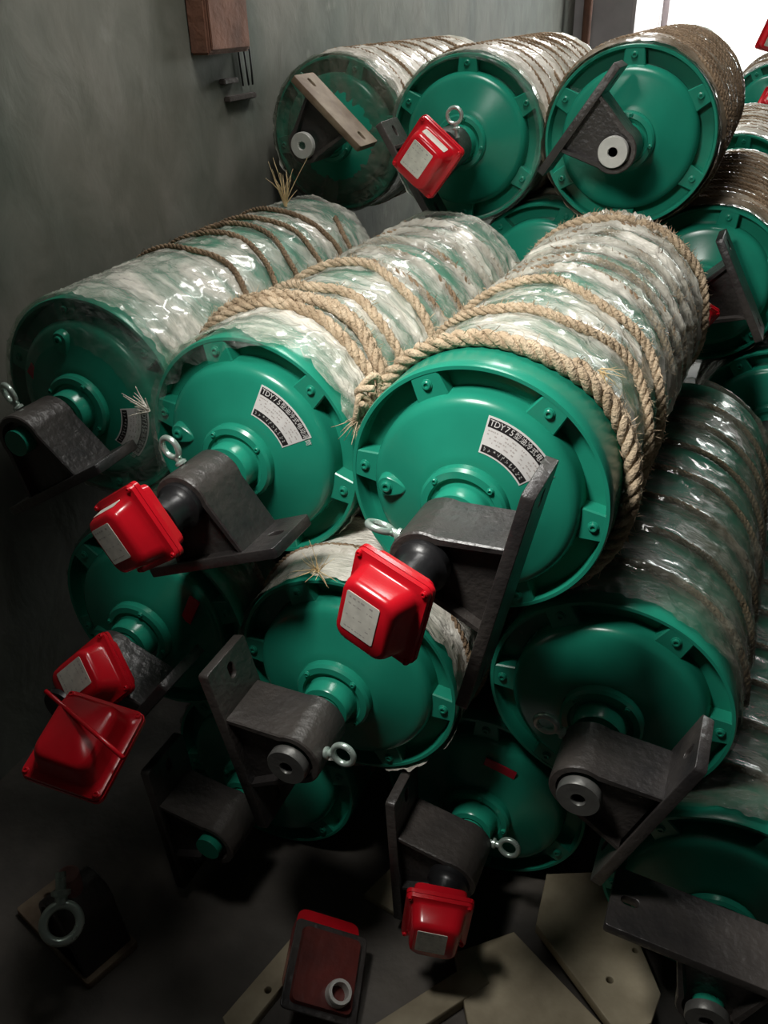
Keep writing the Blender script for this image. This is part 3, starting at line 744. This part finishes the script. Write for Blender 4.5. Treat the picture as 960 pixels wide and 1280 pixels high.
for x0, x1 in ((-1.21, .025), (.075, 1.195), (1.245, 2.6)): part('pane', boxmesh('pane', x0, x1, YE+.088, YE+.092, .81, 3.14, GL), wf)
# rusty pipe in the corner
tag(part('drain_pipe', tubes('drain_pipe', [[Vector((XW+.17, YE_-.30, 0)), Vector((XW+.17, YE_-.30, 1.8)), Vector((XW+.17, YE_-.30, ZC))]], RUST, 14, [.035])), 'dark brown pipe running up the wall near the window', 'pipe')
# unseen glowing panels added overhead to go with the top fills
LAMP = bpy.data.materials.new('added_glow'); LAMP.use_nodes = True
lb = LAMP.node_tree.nodes['Principled BSDF']; lb.inputs['Emission Color'].default_value = (1, .98, .93, 1); lb.inputs['Emission Strength'].default_value = 1.0
for (x, y, sx, sy) in ((-.6, 2.05, .5, 1.0), (-.9, 4.6, .6, 1.4)):
    sk = part('trim_2', boxmesh('fill_frame', x-sx/2-.05, x+sx/2+.05, y-sy/2-.05, y+sy/2+.05, 3.64, 3.70, FR)); sk['kind'] = 'structure'
    part('fill_panel', boxmesh('fill_panel', x-sx/2, x+sx/2, y-sy/2, y+sy/2, 3.62, 3.645, LAMP), sk)
ll = thing('work_lamp', 'round metal work lamp hanging from the ceiling above the drums', 'lamp', LAMP_AT)
qx = (LAMP_AIM-LAMP_AT).to_track_quat('Y', 'Z').to_euler()
part('lamp_shade', lathe('lamp_shade', [(.17, .05), (.21, .16), (.214, .16), (.175, .045), (.10, -.17), (.04, -.21), (0, -.21), (0, -.20), (.09, -.165)], FR, 32), ll, (0, 0, 0), qx)
part('cord', tubes('cord', [[Vector((0, 0, .2)), Vector((0, 0, 1.24))]], BLACKP, 8, [.006]), ll)
# wall panel box with hanging wires
wb_ = thing('wall_panel_box', 'rusty brown panel box fixed high on the left wall', 'panel box', (XW, 2.74, 1.80))
part('box_body', boxmesh('box_body', 0, .07, -.135, .115, 0, .42, RUST, .006), wb_)
part('box_lid', boxmesh('box_lid', .071, .078, -.125, .105, .012, .41, RUST, .003), wb_)
paths = []
for k in range(3):
    y = 2.885+.02*k
    paths.append([Vector((XW+.012+.004*k, y+.012*math.sin(z_*7+k), 2.25-z_*.62/1.0)) for z_ in [i/10 for i in range(0, 10)]])
tag(part('hanging_wire', tubes('hanging_wire', paths, BLACKP, 6, [.0035]*3)), 'thin black wires hanging beside the rusty panel box', 'wire')
hk = thing('wall_hook', 'small dark iron hook fixed to the wall under the hanging wires', 'hook', (XW, 2.86, 1.66))
part('hook_bar', boxmesh('hook_bar', 0, .025, -.09, .09, -.01, .008, IRON, .003), hk); part('hook_bar', boxmesh('hook_bar', 0, .025, -.11, -.02, .045, .062, IRON, .003), hk)
